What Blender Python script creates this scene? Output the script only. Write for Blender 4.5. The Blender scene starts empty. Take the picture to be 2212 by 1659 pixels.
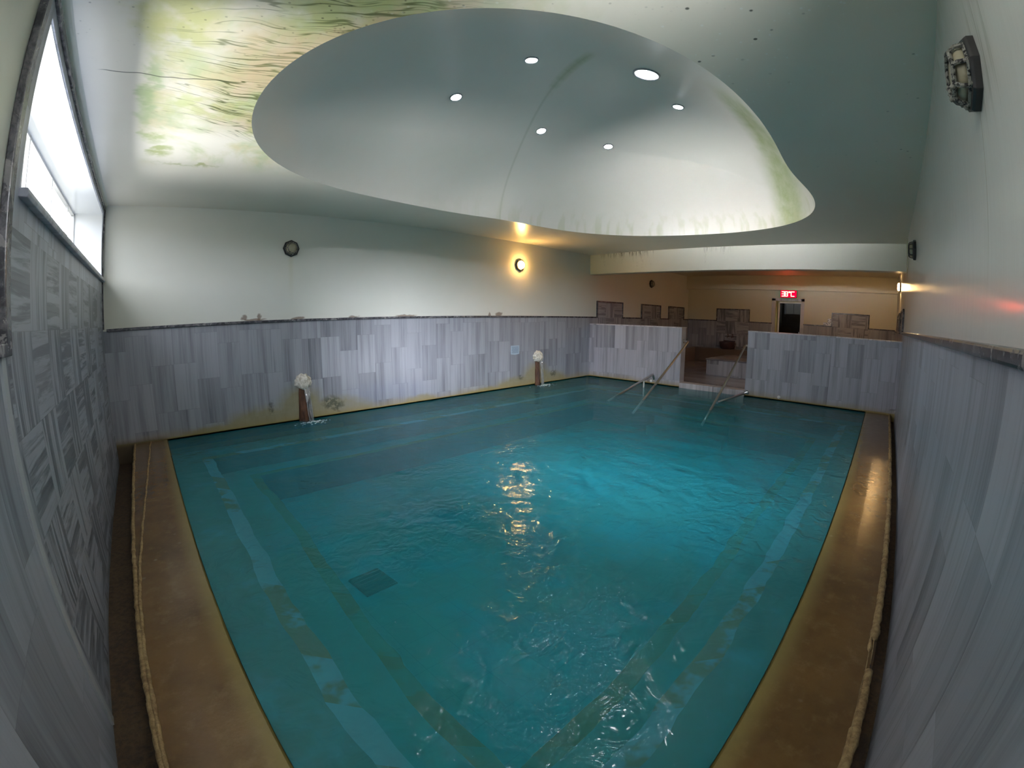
import bpy, bmesh, math, random
from mathutils import Vector, Matrix, noise as mnoise
random.seed(7)
PI = math.pi
sc = bpy.context.scene
COL = sc.collection

# ------------------------------------------------------------------ dimensions (metres, water level z = 0)
L, W, H = 9.689, 6.857, 3.009          # pool hall: window wall x=0, spout wall y=W, divider x=L, right wall y=0
T, PT, BB = 1.472, 1.311, 2.529        # dado height, divider height, beam underside
L2 = 15.738                            # far wall of the back room
ZF = 0.10                              # back room floor
DL, DR, EL, ER = 0.685, 0.540, 0.232, 0.082   # deck inner and outer edges (left deck along x=0, right deck along y=0)
OY0, OY1 = 2.93, 4.40                  # opening in the divider
CX, CY = 4.75, 3.40                    # dome centre
DOME_H = 1.2
RC = [2.8644, 0.0272, -0.0548, 0.7082, -0.0453, 0.0135, -0.0538, -0.0057, -0.0105, -0.0315, 0.0104, -0.0338, 0.0017]
def rim(p):
    v = RC[0]
    for k in range(1, 7): v += RC[2*k-1]*math.cos(k*p) + RC[2*k]*math.sin(k*p)
    return v

# ------------------------------------------------------------------ node expression helper
class S:
    def __init__(s, m, sock): s.m, s.s = m, sock
    def _b(s, op, o=None, o2=None, clamp=False):
        return s.m.math(op, s, o, o2, clamp)
    def __add__(s, o): return s._b('ADD', o)
    __radd__ = __add__
    def __sub__(s, o): return s._b('SUBTRACT', o)
    def __rsub__(s, o): return s.m.math('SUBTRACT', o, s)
    def __mul__(s, o): return s._b('MULTIPLY', o)
    __rmul__ = __mul__
    def __truediv__(s, o): return s._b('DIVIDE', o)
    def __neg__(s): return s._b('MULTIPLY', -1.0)
    def floor(s): return s._b('FLOOR')
    def frac(s): return s._b('FRACT')
    def abs(s): return s._b('ABSOLUTE')
    def sin(s): return s._b('SINE')
    def pw(s, e): return s._b('POWER', e)
    def lt(s, o): return s._b('LESS_THAN', o)
    def gt(s, o): return s._b('GREATER_THAN', o)
    def mn(s, o): return s._b('MINIMUM', o)
    def mx(s, o): return s._b('MAXIMUM', o)
    def clamp(s): return s._b('ADD', 0.0, clamp=True)

class Mat:
    def __init__(s, name):
        s.mat = bpy.data.materials.new(name); s.mat.use_nodes = True
        s.nt = s.mat.node_tree; s.nt.nodes.clear()
        s.out = s.nt.nodes.new('ShaderNodeOutputMaterial')
        g = s.nt.nodes.new('ShaderNodeNewGeometry'); sp = s.nt.nodes.new('ShaderNodeSeparateXYZ')
        s.nt.links.new(g.outputs['Position'], sp.inputs[0])
        s.P = S(s, g.outputs['Position']); s.x, s.y, s.z = [S(s, o) for o in sp.outputs]
        gn = s.nt.nodes.new('ShaderNodeSeparateXYZ'); s.nt.links.new(g.outputs['True Normal'], gn.inputs[0])
        s.nx, s.ny, s.nz = [S(s, o) for o in gn.outputs]
    def inp(s, sock, v):
        if isinstance(v, S): s.nt.links.new(v.s, sock)
        elif v is not None:
            try: sock.default_value = v
            except Exception: sock.default_value = (*v, 1.0) if len(v) == 3 else v
    def math(s, op, a, b=None, c=None, clamp=False):
        n = s.nt.nodes.new('ShaderNodeMath'); n.operation = op; n.use_clamp = clamp
        s.inp(n.inputs[0], a)
        if b is not None: s.inp(n.inputs[1], b)
        if c is not None: s.inp(n.inputs[2], c)
        return S(s, n.outputs[0])
    def vec(s, x=0., y=0., z=0.):
        n = s.nt.nodes.new('ShaderNodeCombineXYZ')
        for i, v in enumerate((x, y, z)): s.inp(n.inputs[i], v)
        return S(s, n.outputs[0])
    def noise(s, v, scale=1., detail=2., rough=.5, dist=0.):
        n = s.nt.nodes.new('ShaderNodeTexNoise'); s.inp(n.inputs['Vector'], v)
        n.inputs['Scale'].default_value = scale; n.inputs['Detail'].default_value = detail
        n.inputs['Roughness'].default_value = rough; n.inputs['Distortion'].default_value = dist
        return S(s, n.outputs[0])
    def vor(s, v, scale=1.):
        n = s.nt.nodes.new('ShaderNodeTexVoronoi'); s.inp(n.inputs['Vector'], v); n.inputs['Scale'].default_value = scale
        return S(s, n.outputs['Distance'])
    def white(s, v):
        n = s.nt.nodes.new('ShaderNodeTexWhiteNoise'); n.noise_dimensions = '3D'; s.inp(n.inputs['Vector'], v)
        return S(s, n.outputs['Value'])
    def ss(s, v, a, b):      # smoothstep from a to b
        n = s.nt.nodes.new('ShaderNodeMapRange'); n.interpolation_type = 'SMOOTHSTEP'
        s.inp(n.inputs['Value'], v); s.inp(n.inputs['From Min'], float(min(a, b))); s.inp(n.inputs['From Max'], float(max(a, b)))
        if a > b: n.inputs['To Min'].default_value = 1.; n.inputs['To Max'].default_value = 0.
        return S(s, n.outputs['Result'])
    def mix(s, f, a, b):
        n = s.nt.nodes.new('ShaderNodeMix'); n.data_type = 'RGBA'; s.inp(n.inputs[0], f)
        s.inp(n.inputs[6], a if isinstance(a, S) else (*a, 1.)); s.inp(n.inputs[7], b if isinstance(b, S) else (*b, 1.))
        return S(s, n.outputs[2])
    def blob(s, u, v, u0, v0, ru, rv):   # 1 at centre, 0 beyond the ellipse
        a = (u - u0)/ru; b = (v - v0)/rv
        return s.ss(a*a + b*b, 1., 0.)
    def bump(s, h, strength=.3, dist=.01):
        n = s.nt.nodes.new('ShaderNodeBump'); n.inputs['Strength'].default_value = strength; n.inputs['Distance'].default_value = dist
        s.inp(n.inputs['Height'], h); return S(s, n.outputs[0])
    def bsdf(s, color, rough=.5, metal=0., normal=None, spec=.5, coat=0., coat_rough=.1, emit=None, estr=0., trans=0., ior=1.45):
        n = s.nt.nodes.new('ShaderNodeBsdfPrincipled')
        s.inp(n.inputs['Base Color'], color if isinstance(color, S) else (*color, 1.))
        s.inp(n.inputs['Roughness'], rough); s.inp(n.inputs['Metallic'], metal)
        n.inputs['Specular IOR Level'].default_value = spec; n.inputs['IOR'].default_value = ior
        n.inputs['Coat Weight'].default_value = coat; n.inputs['Coat Roughness'].default_value = coat_rough
        n.inputs['Transmission Weight'].default_value = trans
        if normal is not None: s.inp(n.inputs['Normal'], normal)
        if emit: n.inputs['Emission Color'].default_value = (*emit, 1.); n.inputs['Emission Strength'].default_value = estr
        s.nt.links.new(n.outputs[0], s.out.inputs[0]); return s.mat

def plain(name, color, rough=.5, metal=0., **k): return Mat(name).bsdf(color, rough, metal, **k)

# ------------------------------------------------------------------ materials
def tone_marble(m, f, tint):
    light = (.39*tint[0], .40*tint[1], .45*tint[2]); dark = (.145*tint[0], .15*tint[1], .175*tint[2])
    return m.mix(f, light, dark)

def slab_pattern(m, u, v, u0, pw=.3025, ph=.61, seed=0.):
    """vertical marble slabs in staggered columns, veins running upwards; returns tone 0..1 and joint 0..1"""
    uc = (u - u0)/pw; c = uc.floor()
    off = m.white(m.vec(c, seed, 1.7)); vc = v/ph + (off*3.).floor()/3. + off*.12; r = vc.floor()
    i = m.white(m.vec(c, r, seed + .3)); i2 = m.white(m.vec(c, r, seed + 5.3))
    vein = m.noise(m.vec(u*9. + i*37., v*.35 + i2*17., i*9.), 1., 5., .62, .25)
    vein2 = m.noise(m.vec(u*42. + i*11., v*.8, i2*9.), 1., 3., .6)
    f = m.ss(vein, .42, .72)*.55 + m.ss(vein2, .45, .75)*.28 + (i2*i2)*.42 + (i - .5)*.18
    du = (uc.frac() - .5).abs(); dv = (vc.frac() - .5).abs()
    j = (m.ss(du, .5 - .0028/pw, .5)).mx(m.ss(dv, .5 - .0028/ph, .5))
    return f.clamp(), j

def weave_pattern(m, u, v, u0, v0, q=.413, seed=0.):
    uc = (u - u0)/q; vc = (v - v0)/q; cu = uc.floor(); cv = vc.floor()
    par = ((cu + cv)*.5).frac().gt(.25)
    fu = uc.frac(); fv = vc.frac()
    across = fu + (fv - fu)*par                  # coordinate across the veins
    along = fv + (fu - fv)*par
    half = (across*2.).floor()
    i = m.white(m.vec(cu, cv, half + seed)); i2 = m.white(m.vec(cu, cv, half + seed + 7.3))
    vein = m.noise(m.vec(across*5. + i*37., along*.35 + i2*17., i*9.), 1., 5., .65, .5)
    vein2 = m.noise(m.vec(across*22. + i*11., along*.6, i2*9.), 1., 3., .6)
    f = m.ss(vein, .44, .58)*.95 + m.ss(vein2, .45, .7)*.3 + (i2 - .6)*.4
    j = m.ss(((across*2.).frac() - .5).abs(), .5 - .012, .5).mx(m.ss((along - .5).abs(), .5 - .007, .5))
    return f.clamp(), j

def marble_mat(name, axis, u0, seed=0., weave=None, kind='slab', stains=None, tint=(1., 1., 1.), rough=.28):
    m = Mat(name); u = m.x if axis == 'x' else m.y; v = m.z
    f, j = slab_pattern(m, u, v, u0, seed=seed)
    if weave:                                     # weave = function(m,u,v) -> mask, with origin
        mask, wu, wv = weave
        f2, j2 = weave_pattern(m, u, v, wu, wv, seed=seed)
        k = mask(m, u, v)
        f = f + (f2 - f)*k; j = j + (j2 - j)*k
    col = tone_marble(m, f, tint)
    col = m.mix(j*.55, col, (.14, .14, .15))
    cloud = m.noise(m.P, 1.1, 3.)
    col = m.mix(m.ss(cloud, .45, .75)*.25, col, (.36, .37, .44))
    if stains: col = stains(m, u, v, col)
    bh = m.noise(m.P, 3., 2.)*.5 - j*.4
    return m.bsdf(col, rough + .15*cloud, normal=m.bump(bh, .12, .01), spec=.5)

def line_stain(m, u, v, col, h=.035):
    n = m.noise(m.vec(u*2., v*2., 0.), 1., 4.)
    k = m.ss(v, h + .012, h - .01)
    col = m.mix(k*.85, col, (.32, .25, .05))
    k2 = m.ss(v - n*.16, .08, -.05)
    return m.mix(k2*.5, col, (.36, .27, .11))

def back_stains_tones(m, u, v, col):
    n = m.noise(m.vec(u*2.3, v*2.3, 3.), 1., 5., .6)
    n2 = m.noise(m.vec(u*7., v*7., 8.), 1., 4., .6)
    k = None
    for u0, ru, rv in ((2.62, .55, .66), (3.15, .85, .38), (2.1, .8, .36), (1.5, .8, .17), (7.74, .6, .62), (8.2, .75, .34), (7.2, .9, .30), (6.3, .8, .14), (4.75, .4, .20)):
        b = m.blob(u + (n - .5)*.35, v + (n2 - .5)*.12, u0, -.02, ru, rv)
        k = b if k is None else k.mx(b)
    col = m.mix((k*1.6).clamp()*.8, col, m.mix(n2, (.27, .235, .10), (.38, .33, .19)))
    wash = m.blob(u + (n-.5), v, 4.1, .12, 1.3, .42)
    col = m.mix(wash*.35*n2, col, (.24, .28, .46))
    n4 = m.noise(m.vec(u*16., v*16., 2.), 1., 5., .7)
    for u0, v0, ru, rv in ((3.10, .22, .20, .13), (3.22, .13, .12, .10), (2.17, .25, .07, .13), (8.3, .2, .14, .09), (7.25, .2, .08, .08)):
        b = m.blob(u + (n2 - .5)*.22, v + (n4 - .5)*.16, u0, v0, ru, rv)*m.ss(n4, .36, .56)
        col = m.mix((b*1.1).clamp()*.75, col, (.06, .065, .045))
    col = line_stain(m, u, v, col)
    return m.mix(m.ss(u, .75, .6)*m.ss(v, .10, -.02)*.9, col, (.07, .05, .035))  # dark brown towards the foot of the left corner

def plaster_mat(name, color=(.74, .74, .69), rough=.34, marks=None, streak=True, wetx=None, coat=0.):
    m = Mat(name)
    n = m.noise(m.P, .8, 4., .6); n2 = m.noise(m.P, 6., 4.)
    col = m.mix(m.ss(n, .35, .7)*.5, color, tuple(c*f for c, f in zip(color, (.93, .94, .90))))
    if marks: col = marks(m, col, n, n2)
    h = n2*.35 + m.noise(m.P, 30., 2.)*.08
    if streak: h = h + m.noise(m.vec(m.x*16., m.y*16., m.z*.5), 1., 3.)*.6
    return m.bsdf(col, rough, normal=m.bump(h, .16, .012), spec=.5, coat=coat, coat_rough=.12)

def back_plaster_marks(m, col, n, n2):
    u, v = m.x, m.z
    # rusty cracks above the stone trim and drip marks under the round lamps
    for u0, v0, ru, rv in ((1.85, 1.53, .07, .05), (2.07, 1.53, .04, .07), (2.0, 1.5, .2, .02), (3.55, 1.50, .1, .03), (4.5, 1.5, .25, .03), (6.62, 1.52, .10, .05), (6.4, 1.51, .04, .07), (2.65, 1.50, .1, .03)):
        b = m.blob(u + (n2 - .5)*.25, v + (n2 - .5)*.08, u0, v0, ru, rv)
        col = m.mix((b*1.3).clamp()*.75, col, (.16, .095, .06))
    d = m.ss((u - 2.555).abs(), .06, 0.)*m.ss(v, 1.5, 2.5)*m.ss(v, 2.45, 2.35)*n
    col = m.mix(d*.5, col, (.55, .52, .30))
    d = m.ss((u - 12.1).abs(), .25, 0.)*m.ss(v, 1.7, 1.5)
    col = m.mix(d*.3*n, col, (.40, .28, .12))
    ye = m.ss(u, 1.4, .2)*m.ss(v, 2.6, 1.5)
    return m.mix(ye*.35, col, (.55, .53, .36))

def right_plaster_marks(m, col, n, n2):
    u, v = m.x, m.z
    d = m.ss((u - 2.40 + (v - 2.2)*.1).abs(), .006, 0.)*m.ss(v, 2.40, 2.30)*m.ss(v, 1.5, 2.0)
    col = m.mix(d*.6, col, (.30, .27, .15))
    for u0, s in ((2.18, .10), (2.08, .06), (2.30, .04)):
        st = m.ss((u - u0).abs(), s, 0.)*m.ss(v, 2.1, 2.4)*m.ss(v, 2.7, 2.5)*m.ss(m.noise(m.vec(u*60., v*2., 0.), 1., 2.), .4, .65)
        col = m.mix(st*.45, col, (.25, .24, .17))
    g = m.blob(u + (n2-.5)*.4, v, 9.35, 2.85, .45, .55)*m.ss(n, .3, .6)
    col = m.mix((g*1.2).clamp()*.8, col, (.34, .42, .08))
    g = m.ss(v, 2.75, 3.0)*m.ss(u, 8., 3.)*m.ss(n2, .35, .65)
    return m.mix(g*.3, col, (.45, .46, .22))

def beam_marks(m, col, n, n2):
    v, u = m.z, m.y
    stre = m.noise(m.vec(u*18., v*1.6, 0.), 1., 4., .7); sp = m.noise(m.vec(u*26., v*26., 0.), 1., 3., .7)
    for u0, ru, amt in ((5.75, .62, 1.), (6.35, .35, .6), (5.25, .2, .7), (3.85, .12, .6), (3.5, .3, .3)):
        b = m.ss((u - u0).abs(), ru, ru*.3)
        top = m.ss(v, 2.86, 3.0)*m.ss(stre, .45, .6)
        drip = m.ss(v, 2.5, 2.95)*m.ss(stre, .52, .68)*m.ss(sp, .42, .6)
        col = m.mix((b*amt*(top*.9 + drip*.7)).clamp(), col, (.10, .095, .07))
    ye = m.ss(u, 4.8, 6.8)
    return m.mix(ye*.45, col, (.66, .64, .40))

def ceiling_marks(m, col, n, n2):
    x, y = m.x, m.y
    # green and ochre damp bloom between the window wall and the dome
    nb = m.noise(m.vec(x*1.2, y*1.2, 4.), 1., 5., .62, .4)
    nw = m.noise(m.vec(x*3., y*1.6, 7.), 1., 4., .6)
    zone = m.ss(x, .40, .52)*m.ss(x, 3.0, 1.6)*m.ss(y, 5.3, 4.7)
    zone = zone*m.ss(y, 1.1, 1.9)
    gr = zone*m.ss(nb, .40, .60)
    col = m.mix(gr*.7, col, m.mix(m.ss(nw, .4, .62), (.40, .50, .20), (.66, .58, .30)))
    for u0, v0, ru, rv, c in ((.62, 2.74, .22, .45, (.60, .60, .26)), (.95, 3.75, .38, .22, (.58, .62, .28)), (1.15, 2.95, .25, .5, (.66, .58, .36)),
                              (.58, 4.75, .12, .12, (.35, .42, .10)), (.56, 4.35, .10, .2, (.42, .50, .18)), (.52, 3.65, .07, .5, (.42, .52, .26)), (1.35, 2.3, .30, .35, (.56, .58, .26)), (1.25, 3.95, .07, .22, (.36, .48, .12)), (.9, 5.05, .3, .04, (.36, .40, .12))):
        b = m.blob(x + (nb - .5)*.6, y + (n2 - .5)*.5, u0, v0, ru*1.25, rv*1.25)*m.ss(n2, .34, .58)
        col = m.mix((b*1.2).clamp()*.75, col, c)
    # dark run lines reaching the rim of the dome
    ex = ((x - CX)*(1/3.56)).abs().pw(2.3) + ((y - CY)*(1/2.22)).abs().pw(2.3)
    fan = y + (y - 3.2)*(1.3 - x)*.55 + m.noise(m.vec(x*1.6, y*1.6, 1.), 1., 2.)*.35
    f1 = m.noise(m.vec(x*1.0, fan*7.5, 0.), 1., 2., .5); f2 = m.noise(m.vec(x*1.6, fan*15., 5.), 1., 2., .5)
    fil = m.ss((f1 - .5).abs(), .020, .004)*m.ss(f2, .38, .52)
    fil = fil.mx(m.ss((f2 - .52).abs(), .026, .004)*m.ss(ex, 1.30, 1.06)*.9)
    near = m.ss(ex, 1.62, 1.12)*m.ss(x, 2.2, 1.5)*m.ss(y, 4.35, 4.0)*m.ss(y, 1.6, 2.1)
    col = m.mix(m.ss(ex, 1.35, 1.0)*m.ss(x, 2.6, 1.3)*m.ss(y, 4.4, 3.9)*m.ss(y, 1.3, 2.)*.55, col, m.mix(m.ss(nw, .35, .6), (.36, .42, .14), (.56, .38, .22)))
    col = m.mix(fil*near*.85, col, (.10, .12, .03))
    rs = m.ss(ex, 1.10, 1.0)*m.ss(m.vor(m.P, 24.), .25, .12)*m.ss(x, 3.4, 2.)*m.ss(y, 3., 2.2)
    col = m.mix(rs*.7, col, (.14, .06, .03))
    # a long crack across the plaster
    cy = 3.335 - (x - .2)*.05 + (m.noise(m.vec(x*2.5, 0., 0.), 1., 2.) - .5)*.16
    crk = m.ss((y - cy).abs(), .009, .001)*m.ss(x, .17, .26)*m.ss(x, 1.15, .95)
    col = m.mix(crk*.9, col, (.05, .06, .03))
    # mould specks and pale droplets
    sp = m.vor(m.P, 9.); gate = m.noise(m.P, 1.3, 3., .7)
    spk = m.ss(sp, .13, .06)*m.ss(gate, .50, .62)*m.ss(x, 7.5, 3.)*m.ss(y, 2.5, 1.2)
    col = m.mix(spk*.9, col, (.03, .03, .02))
    sp2 = m.vor(m.P + 0. if False else m.vec(m.x + 3.1, m.y + 1.7, m.z), 16.); 
    drp = m.ss(sp2, .16, .08)*m.ss(gate, .42, .55)*m.ss(y, 3.2, .6)
    col = m.mix(drp*.55, col, (.90, .92, .90))
    rimd = m.ss(x, 2.8, 1.4)*m.ss(y, 3.4, 2.0)*m.ss(m.vor(m.P, 22.), .2, .1)*m.ss(n2, .45, .6)
    col = m.mix(rimd*.8, col, (.06, .05, .03))
    # soot and drips where the beam meets the ceiling
    bd = m.ss(x, L - .5, L)*m.ss((y - 5.75).abs(), .7, .2)*m.ss(m.noise(m.vec(x*2., y*16., 0.), 1., 3.), .48, .62)
    return m.mix(bd*.6, col, (.16, .14, .11))

def dome_marks(m, col, n, n2):
    x, y, z = m.x, m.y, m.z
    # damp green run down the right flank near the rim
    fib = m.noise(m.vec(x*3., y*9., z*9.), 1., 4., .6)
    yr = 1.74 + (n2 - .5)*.1
    g = m.ss((y - yr).abs(), .26, .04)*m.ss(x, 4.6, 5.3)*m.ss(y, 2.3, 2.0)
    g = g.mx(m.ss((y - 1.72).abs(), .42, .05)*m.ss(x, 6.2, 7.0)*m.ss(z, 3.95, 3.6))
    col = m.mix((g*(fib + .35)).clamp()*.85, col, (.36, .44, .17))
    # seam between two shells of the dome
    sy = m.ss(y, 2.7, 5.5)
    sx = 4.05 + (y - 2.77)*.30 + sy*.50
    s1 = m.ss((x - sx).abs(), .03, .004)*m.ss(y, 2.7, 2.9)
    s2 = m.ss((x - sx).abs(), .10, .02)*m.ss(y, 2.72, 2.9)*m.ss(y, 3.9, 3.3)
    col = m.mix(s1*.25, col, (.40, .42, .28))
    col = m.mix(s2*.65*fib, col, (.28, .38, .10))
    low = m.ss(z, 3.5, 3.02)*m.ss(m.noise(m.vec(x*7., y*7., z*.6), 1., 3.), .48, .66)*m.ss(x, 3., 8.)
    return m.mix(low*.45, col, (.56, .58, .36))

def deck_mat(name):
    m = Mat(name)
    n = m.noise(m.P, 1.6, 6., .65); n2 = m.noise(m.P, 9., 5., .65); n3 = m.noise(m.P, 45., 3.)
    col = m.mix(m.ss(n, .35, .68), (.150, .084, .028), (.098, .052, .018))
    col = m.mix(m.ss(n2, .5, .75)*.35, col, (.25, .165, .065))
    din = ((DL - m.x).abs()).mn((m.y - DR).abs())
    edge = m.ss(din, .13, .0)
    col = m.mix(edge*.7, col, (.25, .20, .065))
    sp = m.ss(m.vor(m.P, 7.), .14, .03)*m.ss(n, .45, .6)
    col = m.mix(sp*.4, col, (.36, .29, .19))
    return m.bsdf(col, .32 - n2*.2, normal=m.bump(n2*.6 + n3*.25, .35, .008), spec=.5)

def crust_mat(name, a=(.34, .24, .11), b=(.17, .10, .04)):
    m = Mat(name); n = m.noise(m.P, 28., 6., .7); n2 = m.noise(m.P, 5., 3.)
    col = m.mix(m.ss(n*.7 + n2*.3, .38, .62), a, b)
    return m.bsdf(col, .7, normal=m.bump(n, .8, .01))

def pool_mat(name, base, dirt, amt, tiles=True, q=.30):
    m = Mat(name)
    n = m.noise(m.P, .9, 5., .6, .3); n2 = m.noise(m.P, 3.4, 4., .6)
    i = m.white(m.vec((m.x/q).floor(), (m.y/q).floor(), (m.z/q).floor()))
    col = m.mix(i*.35, base, tuple(c*.78 for c in base))
    col = m.mix((m.ss(n + n2*.3, .62 - amt*.2, .85 - amt*.2)*.8*amt).clamp(), col, dirt)
    if tiles:
        j = m.ss(((m.x/q).frac() - .5).abs(), .488, .5).mx(m.ss(((m.y/q).frac() - .5).abs(), .488, .5))
        col = m.mix(j*.45, col, tuple(c*.45 for c in base))
    return m.bsdf(col, .6)

def nosing_mat(name, light, brown):
    m = Mat(name)
    s = m.x + m.y
    i = m.white(m.vec((s/.42).floor(), (m.z*3.).floor(), 1.)); n = m.noise(m.P, 2.2, 4., .6)
    k = m.ss(n + (i - .5)*.45, .50, .60)
    col = m.mix(k, light, brown)
    return m.bsdf(col, .6)

def water_mat(name):
    m = Mat(name); nt = m.nt
    wav = m.noise(m.vec(m.x*1.9, m.y*1.9, .3), 1., 2., .5, .6)
    rip = m.noise(m.vec(m.x*8., m.y*8., 2.3), 1., 3., .55, .8)
    fine = m.noise(m.vec(m.x*20., m.y*20., 7.), 1., 2., .5, .5)
    agit = m.ss(m.noise(m.vec(m.x*.55, m.y*.55, 5.), 1., 2.), .38, .62)
    h = wav*1.25 + rip*(.26 + agit*.52) + fine*(agit*.035 + .006)
    b = m.bump(h, 1., .030)
    fr = nt.nodes.new('ShaderNodeFresnel'); fr.inputs['IOR'].default_value = 1.333; m.inp(fr.inputs['Normal'], b)
    tr = nt.nodes.new('ShaderNodeBsdfTransparent'); tr.inputs[0].default_value = (.84, .98, .99, 1.)
    gl = nt.nodes.new('ShaderNodeBsdfGlossy'); gl.inputs['Roughness'].default_value = .10; m.inp(gl.inputs['Normal'], b)
    # cloudy mineral water scatters a little of the light itself
    df = nt.nodes.new('ShaderNodeBsdfDiffuse'); df.inputs[0].default_value = (.03, .37, .48, 1.); m.inp(df.inputs['Normal'], m.bump(h, 1., .06))
    body = nt.nodes.new('ShaderNodeMixShader'); body.inputs[0].default_value = .30
    nt.links.new(tr.outputs[0], body.inputs[1]); nt.links.new(df.outputs[0], body.inputs[2])
    mx = nt.nodes.new('ShaderNodeMixShader'); fr = S(m, fr.outputs[0])*.8
    nt.links.new(fr.s, mx.inputs[0]); nt.links.new(body.outputs[0], mx.inputs[1]); nt.links.new(gl.outputs[0], mx.inputs[2])
    nt.links.new(mx.outputs[0], m.out.inputs[0])
    va = nt.nodes.new('ShaderNodeVolumeAbsorption'); va.inputs['Color'].default_value = (.10, .80, .86, 1.); va.inputs['Density'].default_value = .75
    nt.links.new(va.outputs[0], m.out.inputs['Volume'])
    return m.mat

def stream_mat(name):
    m = Mat(name); nt = m.nt
    tr = nt.nodes.new('ShaderNodeBsdfTransparent'); tr.inputs[0].default_value = (.93, .95, .96, 1.)
    gl = nt.nodes.new('ShaderNodeBsdfGlossy'); gl.inputs['Roughness'].default_value = .15
    m.inp(gl.inputs['Normal'], m.bump(m.noise(m.vec(m.x*50., m.y*50., m.z*6.), 1., 3.), .8, .02))
    df = nt.nodes.new('ShaderNodeBsdfDiffuse'); df.inputs[0].default_value = (.8, .82, .84, 1.)
    k = m.ss(m.noise(m.vec(m.x*60., m.y*60., m.z*5.), 1., 3.), .45, .6)
    a = nt.nodes.new('ShaderNodeMixShader'); a.inputs[0].default_value = .22
    nt.links.new(tr.outputs[0], a.inputs[1]); nt.links.new(gl.outputs[0], a.inputs[2])
    b = nt.nodes.new('ShaderNodeMixShader'); m.inp(b.inputs[0], k*.28)
    nt.links.new(a.outputs[0], b.inputs[1]); nt.links.new(df.outputs[0], b.inputs[2])
    nt.links.new(b.outputs[0], m.out.inputs[0]); return m.mat

def glass_pane_mat(name, refl=.1, tint=(.97, .98, 1.)):
    m = Mat(name); nt = m.nt
    tr = nt.nodes.new('ShaderNodeBsdfTransparent'); tr.inputs[0].default_value = (*tint, 1.)
    gl = nt.nodes.new('ShaderNodeBsdfGlossy'); gl.inputs['Roughness'].default_value = .02
    mx = nt.nodes.new('ShaderNodeMixShader'); mx.inputs[0].default_value = refl
    nt.links.new(tr.outputs[0], mx.inputs[1]); nt.links.new(gl.outputs[0], mx.inputs[2]); nt.links.new(mx.outputs[0], m.out.inputs[0])
    return m.mat

def emit_mat(name, color, strength):
    m = Mat(name); e = m.nt.nodes.new('ShaderNodeEmission'); e.inputs[0].default_value = (*color, 1.); e.inputs[1].default_value = strength
    m.nt.links.new(e.outputs[0], m.out.inputs[0]); return m.mat

def dark_stone(name):
    m = Mat(name); n = m.noise(m.P, 12., 6., .7, .4); v = m.ss(m.noise(m.P, 5., 6., .7, 1.5), .56, .60)
    col = m.mix(m.ss(n, .4, .65), (.045, .045, .055), (.16, .155, .17))
    col = m.mix(v*.5, col, (.42, .40, .40))
    return m.bsdf(col, .22, normal=m.bump(n, .15, .004))

def reveal_mat(name):
    m = Mat(name); return m.bsdf((.86, .87, .88), .2)

MT = {}
MT['marble_back'] = marble_mat('marble_slabs_back', 'x', 2.384 - .3025*40, 1., stains=back_stains_tones,
    weave=(lambda m, u, v: m.math('MAXIMUM', (u - 10.59).abs().lt(.607), (u - 12.89).abs().lt(.607)).mx((u - 14.72).abs().lt(.607)), 9.986, T - .413*3))
MT['marble_left'] = marble_mat('marble_woven_left', 'y', -.35, 3.,
    weave=(lambda m, u, v: u.gt(2.42)*v.lt(1.93)*v.gt(-.2), 2.467 - .413, 1.515 - .413*6), tint=(.92, .97, .98))
MT['marble_divider'] = marble_mat('marble_slabs_divider', 'y', .369 - .3025*10, 5., stains=lambda m, u, v, c: line_stain(m, u, v, c, .04), tint=(1.28, 1.27, 1.31))
MT['marble_right'] = marble_mat('marble_slabs_right', 'x', 1.10, 9., tint=(1., 1.02, 1.05),
    weave=(lambda m, u, v: ((u - 10.6).abs().lt(.6)).mx((u - 12.9).abs().lt(.6)), 10., T - .413*3))
MT['marble_far'] = marble_mat('marble_slabs_far', 'y', .1, 12., tint=(1.0, .96, .98),
    weave=(lambda m, u, v: ((u - 5.205).abs().lt(.573)).mx((u - 1.373).abs().lt(.562)), 4.63 - .413, T - .413*3))
MT['plaster_back'] = plaster_mat('plaster_back', marks=back_plaster_marks)
MT['plaster_right'] = plaster_mat('plaster_right', color=(.76, .77, .75), rough=.26, marks=right_plaster_marks, coat=.35)
MT['plaster_left'] = plaster_mat('plaster_left', color=(.70, .71, .64))
MT['plaster_cream'] = plaster_mat('plaster_cream', color=(.72, .66, .50))
MT['plaster_beam'] = plaster_mat('plaster_beam', color=(.78, .78, .70), marks=beam_marks, streak=False)
MT['plaster_ceiling'] = plaster_mat('plaster_ceiling', color=(.83, .785, .69), rough=.3, marks=ceiling_marks, streak=False, coat=.2)
MT['plaster_dome'] = plaster_mat('plaster_dome', color=(.85, .81, .75), rough=.45, marks=dome_marks, streak=False)
MT['deck'] = deck_mat('rusty_mineral_deck'); MT['crust'] = crust_mat('calcite_crust')
MT['gutter'] = crust_mat('brown_gutter', (.10, .06, .03), (.05, .03, .02))
MT['pool_floor'] = pool_mat('pool_floor_tiles', (.08, .43, .48), (.30, .30, .10), .5)
MT['ledge'] = pool_mat('pool_ledge', (.11, .32, .41), (.11, .20, .13), 1., tiles=False)
MT['step'] = pool_mat('pool_step', (.085, .34, .40), (.12, .27, .20), .8, tiles=False)
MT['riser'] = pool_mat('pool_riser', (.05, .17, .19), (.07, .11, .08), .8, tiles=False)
MT['nose1'] = nosing_mat('pale_nosing', (.20, .40, .48), (.24, .22, .10))
MT['nose2'] = nosing_mat('ochre_nosing', (.11, .25, .16), (.17, .20, .07))
MT['water'] = water_mat('pool_water')
MT['stone'] = dark_stone('dark_marble_trim')
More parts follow.
